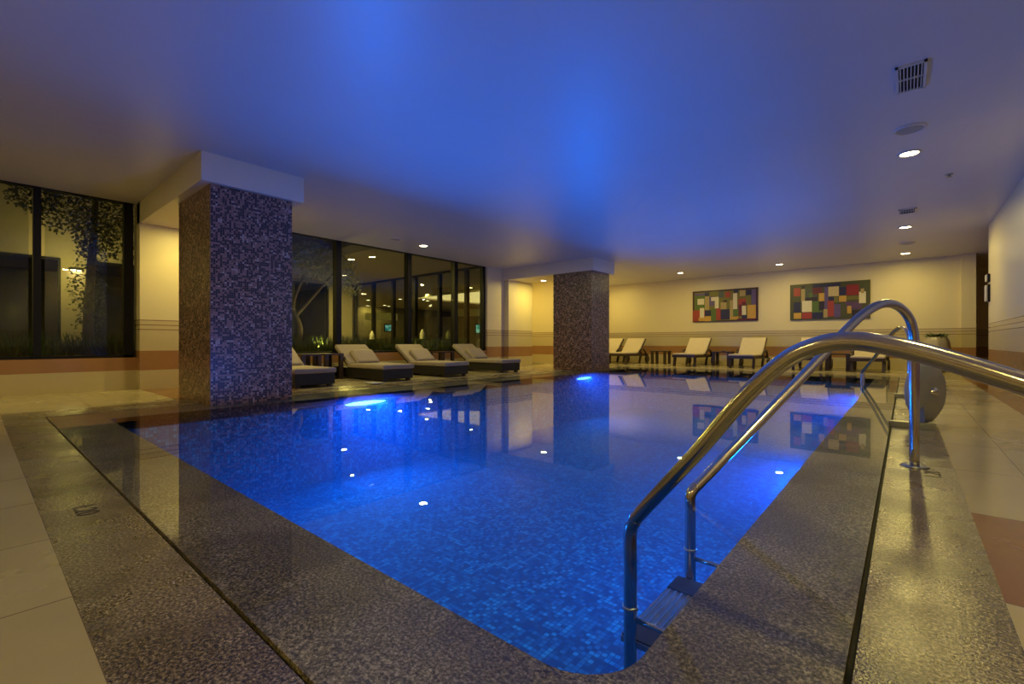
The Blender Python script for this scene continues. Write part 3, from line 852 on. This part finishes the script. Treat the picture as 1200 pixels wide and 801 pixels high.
# ------------------------------------------------------------------ plant pot
pp = empty('potted_plant', (0.52, 13.6, 0), 0, 'pale ribbed pot with green plant by the back right corner', 'potted plant')
bm = bmesh.new(); lathe(bm, [(0, 0), (0.12, 0), (0.15, 0.03), (0.215, 0.3), (0.225, 0.5), (0.20, 0.68), (0.16, 0.76), (0.15, 0.76), (0.17, 0.66), (0.0, 0.64)], 32)
for v in bm.verts:
    a = math.atan2(v.co.y, v.co.x); k = 1 + 0.025 * math.cos(8 * a)
    v.co.x *= k; v.co.y *= k
obj('pot', bm, M['pot'], pp, True)
bm = bmesh.new()
def leaf(bm, p, d, l, wd):
    d = Vector(d).normalized(); s = d.cross(Vector((random.uniform(-1, 1), random.uniform(-1, 1), 1))).normalized()
    p = Vector(p); n = s.cross(d)
    a = bm.verts.new(p); b = bm.verts.new(p + d * l * 0.5 + s * wd / 2 + n * wd * 0.15); c = bm.verts.new(p + d * l); e_ = bm.verts.new(p + d * l * 0.5 - s * wd / 2 + n * wd * 0.15)
    bm.faces.new((a, b, c)); bm.faces.new((a, c, e_))
for k in range(160):
    a = random.uniform(0, 2 * PI); r = random.uniform(0, 0.14)
    leaf(bm, (r * math.cos(a), r * math.sin(a), 0.73 + random.uniform(0, 0.06)), (math.cos(a), math.sin(a), random.uniform(-0.1, 0.9)), random.uniform(0.06, 0.12), 0.03)
obj('foliage', bm, M['leaf'], pp)

# fittings on the end of the right wall
e = empty('wall_fitting', (XR, 10.70, 1.30), 0, 'tall black and pale wall fitting at the end of the right wall', 'wall fitting')
obj('back_plate', B(-0.03, 0.0, -0.06, 0.06, 0.0, 0.28, bev=0.005), M['frame'], e)
obj('front_cover', B(-0.055, -0.03, -0.035, 0.075, 0.01, 0.27, bev=0.008), M['white_plastic'], e)
e = empty('wall_fitting', (XR, 10.70, 1.62), 0, 'short black and pale wall fitting above the tall one', 'wall fitting')
obj('back_plate', B(-0.03, 0.0, -0.06, 0.06, 0.0, 0.13, bev=0.005), M['frame'], e)
obj('front_cover', B(-0.05, -0.03, -0.035, 0.065, 0.01, 0.12, bev=0.006), M['white_plastic'], e)

# engraved depth marks
def mark(name, text, loc, rz, size, label):
    cu = bpy.data.curves.new(name, 'FONT'); cu.body = text; cu.size = size; cu.extrude = 0.0006
    cu.align_x = 'CENTER'; cu.align_y = 'CENTER'
    tmp = bpy.data.objects.new('tmp', cu); C.objects.link(tmp)
    bpy.context.view_layer.update()
    me = bpy.data.meshes.new_from_object(tmp.evaluated_get(bpy.context.evaluated_depsgraph_get()))
    bpy.data.objects.remove(tmp)
    me.materials.clear(); me.materials.append(M['mark'])
    o = bpy.data.objects.new(name, me); C.objects.link(o)
    o.location = loc; o.rotation_euler = (0, 0, rz)
    tag(o, label, 'depth mark')
M['mark'] = simple('dark_inlay', (0.05, 0.04, 0.03), 0.6)
mark('depth_mark', '1.20', (-2.42, 0.285, 0.0008), 0, 0.095, 'dark depth figures cut in the granite border at left')
mark('depth_mark', '1.20', (0.105, 3.07, 0.0008), PI / 2, 0.09, 'small depth figures in the granite just past the ladder post')

# ------------------------------------------------------------------ courtyard outside the left windows
XF = -15.3
struct('ground', B(XF - 0.2, XL - WT, -4.0, 9.1, -0.12, 0.0), M['paving'], 'dark paved courtyard outside the windows', 'ground')
struct('canopy', B(XF, XL - WT, 5.87, 9.1, 2.75, 2.95), M['court_wall'], 'flat soffit over the far corner of the courtyard', 'canopy')
bm = bmesh.new(); box(bm, XF - 0.2, XF, -4.0, 9.1, 2.64, 5.2)
box(bm, XF - 0.2, XF, -4.0, -3.2, 0, 2.64); box(bm, XF - 0.2, XF, 1.38, 1.95, 0, 2.64); box(bm, XF - 0.2, XF, 5.2, 5.6, 0, 2.64); box(bm, XF - 0.2, XF, 8.05, 9.1, 0, 2.64)
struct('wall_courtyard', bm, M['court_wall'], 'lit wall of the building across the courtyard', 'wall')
struct('wall_courtyard_end', B(XF, XL - WT, -4.15, -4.0, 0, 5.2), M['court_wall'], 'near end wall of the courtyard', 'wall')
def glazing(name, p0, p1, z0, z1, n, label, axis):
    L = p1 - p0
    if axis == 'y': e = empty(name, (XF + 0.03, p0, z0), PI / 2, label, 'window', None, 'structure')
    else: e = empty(name, (p0, 9.13, z0), 0, label, 'window', None, 'structure')
    Z = z1 - z0; bm = bmesh.new()
    for zz in (0, Z - 0.06): box(bm, 0, L, -0.04, 0.04, zz, zz + 0.06)
    obj('window_frame', bm, M['frame'], e)
    for k in range(n + 1):
        x = k * L / n
        obj('mullion', B(max(0, x - 0.05), min(L, x + 0.05), -0.06, 0.06, 0.06, Z - 0.06), M['frame'], e)
        if k < n: obj('pane', B(x + 0.05, x + L / n - 0.05, -0.004, 0.004, 0.061, Z - 0.061), M['glass'], e)
glazing('window_3', -3.2, 1.38, 0.02, 2.64, 4, 'dark glazed front across the courtyard, seen in the near left window', 'y')
glazing('window_4', 1.95, 5.2, 0.02, 2.64, 3, 'dark glazed front across the courtyard behind the ivy tree', 'y')
glazing('window_5', 5.6, 8.05, 0.02, 2.64, 2, 'dark glazed front across the courtyard behind the olive tree', 'y')
glazing('window_6', XF, -8.3, 0.02, 2.75, 6, 'glazed front of the lit room beyond the courtyard', 'x')
# dim rooms
bm = bmesh.new(); box(bm, -19.5, -19.3, -4, 9.0, 0, 2.75); box(bm, -19.5, XF - 0.2, -4.2, -4.0, 0, 2.75); box(bm, -19.5, XF - 0.2, 8.9, 9.0, 0, 2.75)
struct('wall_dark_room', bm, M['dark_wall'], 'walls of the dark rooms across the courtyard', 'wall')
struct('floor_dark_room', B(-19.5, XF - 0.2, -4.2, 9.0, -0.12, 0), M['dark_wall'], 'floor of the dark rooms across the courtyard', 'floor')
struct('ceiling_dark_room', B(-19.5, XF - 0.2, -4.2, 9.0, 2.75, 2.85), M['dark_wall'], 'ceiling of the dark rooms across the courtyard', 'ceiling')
struct('ceiling_lounge', B(-24.0, -8.0, 9.2, 26.0, 2.75, 2.85), M['plain_wall'], 'ceiling of the room beyond the courtyard', 'ceiling')
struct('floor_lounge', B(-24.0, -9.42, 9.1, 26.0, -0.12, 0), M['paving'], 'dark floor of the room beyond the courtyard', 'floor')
bm = bmesh.new(); box(bm, -24.0, -8.0, 26.0, 26.2, 0, 2.75); box(bm, -24.2, -24.0, 9.0, 26, 0, 2.75); box(bm, -9.42, -9.3, 11.9, 26, 0, 2.75); box(bm, -24.0, XF, 9.0, 9.1, 0, 2.75)
box(bm, -24, -16.5, 20.0, 20.2, 0, 2.3)
struct('wall_lounge', bm, M['dark_wall'], 'brown walls of the room beyond the courtyard', 'wall')

# courtyard lamp and the room's lights
def spot_disc(name, loc, r, label, cat, group, energy, mat):
    e = empty(name, loc, 0, label, cat, group)
    bm = bmesh.new(); lathe(bm, [(r * 1.25, 0), (r * 1.2, -0.012), (r, -0.014), (r, 0)], 20)
    obj('trim_ring', bm, M['white_plastic'], e, True)
    bm = bmesh.new(); lathe(bm, [(0, -0.012), (r, -0.010)], 20)
    obj('diffuser', bm, mat, e)
    if energy:
        L = bpy.data.lights.new(name + '_beam', 'AREA'); L.energy = energy; L.color = WARM; L.shape = 'DISK'; L.size = 2 * r
        lo = bpy.data.objects.new('bulb', L); C.objects.link(lo); lo.parent = e; lo.location = (0, 0, -0.018)
    return e
spot_disc('canopy_lamp', (-10.7, 6.25, 2.75), 0.085, 'round lamp under the courtyard canopy', 'ceiling light', None, 130, M['glow'])
spot_disc('canopy_lamp', (-13.4, 7.6, 2.75), 0.07, 'second lamp under the courtyard canopy near its corner', 'ceiling light', None, 90, M['glow'])
ps = [(431.6, 351.3), (461, 348.2), (469, 350.3), (424.6, 362.9), (435.4, 365.8), (455.5, 364.4), (450.5, 357.3), (500.7, 344.5), (501, 352), (504.4, 361.2), (504.7, 357), (551, 336.7)]
yaw = math.atan2(461, 540.6); cs, sn_ = math.cos(yaw), math.sin(yaw)
sp0 = None
for i, (u, v) in enumerate(ps):
    d = (2.75 - H) * 540.6 / (400.5 - v); d = min(d, 27.0); r = (u - 600) / 540.6 * d
    x, y = r * cs - d * sn_, r * sn_ + d * cs
    x = max(x, -23.6); y = min(y, 25.6)
    lab = 'small ceiling spot in the room seen through the long window, nearest the wall pier' if i == 11 else 'tiny bright ceiling spot in the room beyond the courtyard'
    if sp0 is None:
        sp0 = spot_disc('room_spot', (x, y, 2.75), 0.09, lab, 'ceiling light', 'ceiling spots in the room beyond the courtyard', 15, M['far_glow'])
    else: copy_tree(sp0, (x, y, 2.75), 0, lab)
def wall_lamp(y, z, label):
    e = empty('wall_lamp', (XF, y, z), 0, label, 'wall lamp')
    obj('lamp_housing', B(0.0, 0.10, -0.12, 0.12, -0.03, 0.03, bev=0.01), M['frame'], e)
    obj('diffuser', B(0.01, 0.09, -0.10, 0.10, -0.045, -0.031), M['glow'], e)
    L = bpy.data.lights.new('wall_lamp_beam', 'POINT'); L.energy = 50; L.color = WARM; L.shadow_soft_size = 0.08
    lo = bpy.data.objects.new('bulb', L); C.objects.link(lo); lo.parent = e; lo.location = (0.9, 0, 0.0)
wall_lamp(1.66, 2.42, 'small glowing wall lamp on the building behind the ivy tree')
wall_lamp(-3.4, 2.42, 'unseen wall lamp added at the near end to brighten the courtyard')  # extra lamp out of view, put in because the courtyard was too dark
def uplight(x, y, label):
    e = empty('garden_uplight', (x, y, 0.40), 0, label, 'garden light', 'ground lights in the planting bed')
    bm = bmesh.new(); lathe(bm, [(0, 0), (0.05, 0), (0.05, 0.10), (0.04, 0.10), (0.04, 0.085)], 16); obj('casing', bm, M['frame'], e)
    bm = bmesh.new(); lathe(bm, [(0, 0.088), (0.04, 0.085)], 16); obj('lens', bm, M['glow'], e)
    L = bpy.data.lights.new('uplight_beam', 'SPOT'); L.energy = 45; L.color = WARM; L.spot_size = math.radians(120); L.spot_blend = 0.8; L.shadow_soft_size = 0.04
    lo = bpy.data.objects.new('bulb', L); C.objects.link(lo); lo.parent = e; lo.location = (0, 0, 0.12); lo.rotation_euler = (PI, 0, 0)
uplight(-8.95, 4.55, 'small ground light at the foot of the olive tree')
e = empty('lit_ceiling_coffer', (-17.2, 13.1, 2.75), 0, 'long glowing ceiling panel in the room beyond the courtyard', 'ceiling light')
obj('glowing_panel', B(0, 4.5, 0, 4.6, -0.03, -0.01), M['cove'], e)
bm = bmesh.new()
for q in ((-0.1, 0, -0.1, 4.7), (4.5, 4.6, -0.1, 4.7), (0, 4.5, -0.1, 0), (0, 4.5, 4.6, 4.7)): box(bm, *q, -0.10, 0)
obj('coffer_frame', bm, M['beam'], e)
def at(u, v, d):
    r = (u - 600) / 540.6 * d
    return (r * cs - d * sn_, r * sn_ + d * cs, H - (v - 400.5) / 540.6 * d)
x, y, z = at(563, 385, 20)
e = empty('wall_screen', (x, y, z), yaw, 'small glowing cyan screen in the room beyond the courtyard', 'screen')
obj('screen_casing', B(-0.24, 0.24, -0.02, 0.05, -0.22, 0.22), M['frame'], e)
obj('picture', B(-0.19, 0.19, -0.03, -0.02, -0.17, 0.17), M['screen'], e)
x, y, z = at(455, 384, 19)
e = empty('wall_screen', (x, y, z), yaw, 'second small cyan screen seen left in the far room', 'screen')
obj('screen_casing', B(-0.17, 0.17, -0.02, 0.05, -0.16, 0.16), M['frame'], e)
obj('picture', B(-0.12, 0.12, -0.03, -0.02, -0.12, 0.12), M['screen'], e)
x, y, z = at(556, 366, 17)
e = obj('hanging_bulkhead', B(-0.7, 0.35, -0.3, 0.3, -0.12, 0.12), M['white_lit']); e.location = (x, y, z); e.rotation_euler = (0, 0, yaw)
tag(e, 'pale ceiling bulkhead in the far room right of the window post', 'bulkhead')
x, y, z = at(447, 371, 18)
e = obj('hanging_bulkhead', B(-0.55, 0.55, -0.3, 0.3, -0.13, 0.13), M['white_lit']); e.location = (x, y, z); e.rotation_euler = (0, 0, yaw)
tag(e, 'pale ceiling bulkhead in the far room left of the window post', 'bulkhead')
# tables with white things in the far room
def dining(u, d, lab):
    x, y, _ = at(u, 400, d)
    e = empty('dining_table', (x, y, 0), yaw, lab, 'table', 'tables in the room beyond the courtyard')
    bm = bmesh.new(); lathe(bm, [(0, 0.74), (0.45, 0.74), (0.45, 0.71), (0, 0.71)], 24); obj('table_top', bm, M['wood'], e)
    bm = bmesh.new(); lathe(bm, [(0.25, 0), (0.25, 0.02), (0.04, 0.05), (0.04, 0.71)], 16); obj('pedestal', bm, M['wood'], e, True)
    return (x, y)
for (u, d, lab) in ((495, 13.5, 'round dark table with a folded white napkin in the far room'), (515, 14.5, 'round dark table with two folded white napkins in the far room'), (436, 15.5, 'round dark table farthest left in the far room')):
    x, y = dining(u, d, lab)
    for k in range(1 if u != 515 else 2):
        bm = bmesh.new(); lathe(bm, [(0.09, 0), (0.07, 0.10), (0.085, 0.14), (0.02, 0.27), (0, 0.29)], 12)
        o = obj('folded_napkin', bm, M['white_lit'], None, True); o.location = (x + k * 0.3, y + k * 0.1, 0.74); o['label'] = 'white folded napkin on a round table in the far room'
        o['category'] = 'napkin'; o['group'] = 'folded napkins in the far room'

# planting bed and trees
struct('planter_bed', B(XL - WT - 1.6, XL - WT - 0.25, -3.9, 8.6, 0, 0.40), M['soil'], 'low soil bed along the outside of the windows', 'planter')
def tree(name, base, trunk_pts, blobs, n, ls, lw, mat, label, cat='tree'):
    e = empty(name, base, 0, label, cat)
    for k, (pts, r) in enumerate(trunk_pts):
        bm = bmesh.new(); tube(bm, spline(pts, 6), r, 10, True, 0.4)
        obj('trunk' if k == 0 else 'branch', bm, M['bark'], e, True)
    bm = bmesh.new()
    for (c, rad, cnt) in blobs:
        for _ in range(cnt):
            while True:
                q = Vector([random.uniform(-1, 1) for _ in range(3)])
                if 0.2 < q.length < 1: break
            p = Vector((q.x * rad[0], q.y * rad[1], q.z * rad[2])) + Vector(c)
            leaf(bm, p, (random.uniform(-1, 1), random.uniform(-1, 1), random.uniform(-1, 0.4)), ls * random.uniform(0.6, 1.2), lw)
    obj('foliage', bm, mat, e)
tree('olive_tree', (-9.35, 4.22, 0.40), [([(0, 0, 0), (0.05, 0.1, 0.5), (-0.05, 0.0, 1.0), (0.1, 0.15, 1.6)], 0.06), ([(0.0, 0.05, 0.8), (0.2, 0.4, 1.3), (0.2, 0.8, 1.8)], 0.035), ([(0, 0, 0.9), (-0.3, -0.2, 1.4), (-0.5, -0.3, 1.9)], 0.03)],
     [((0.1, 0.3, 1.95), (0.5, 0.45, 0.45), 900), ((0.2, 0.75, 1.8), (0.4, 0.4, 0.42), 650), ((-0.4, -0.1, 1.9), (0.4, 0.35, 0.4), 400), ((0.2, 1.1, 1.55), (0.25, 0.25, 0.35), 260)], 0, 0.09, 0.04, M['olive'], 'olive tree outside the window right of the near pillar')
tree('ivy_tree', (-9.55, 1.16, 0.40), [([(0, 0, 0), (0.03, 0.02, 1.0), (-0.03, 0.08, 2.0), (0, 0.1, 2.6)], 0.075)],
     [((0, 0.1, 2.1), (0.25, 0.28, 0.7), 1500), ((0, 0.0, 1.0), (0.2, 0.22, 0.9), 700), ((0.1, -0.25, 2.2), (0.25, 0.45, 0.35), 900), ((0, -0.55, 2.35), (0.2, 0.35, 0.22), 450), ((0, 0.45, 2.0), (0.2, 0.25, 0.5), 600)], 0, 0.06, 0.035, M['ivy'], 'ivy covered tree trunk outside the near left window')
bm = bmesh.new()
for _ in range(9000):
    leaf(bm, (random.uniform(XL - WT - 1.5, XL - WT - 0.4), random.uniform(-3.5, 8.5), 0.40), (random.uniform(-.5, .5), random.uniform(-.5, .5), 1), random.uniform(0.08, 0.36) if random.random() < 0.8 else 0.42, 0.02)
tag(obj('ground_cover', bm, M['leaf']), 'low grassy ground cover in the planting bed outside', 'plants', None, 'stuff')
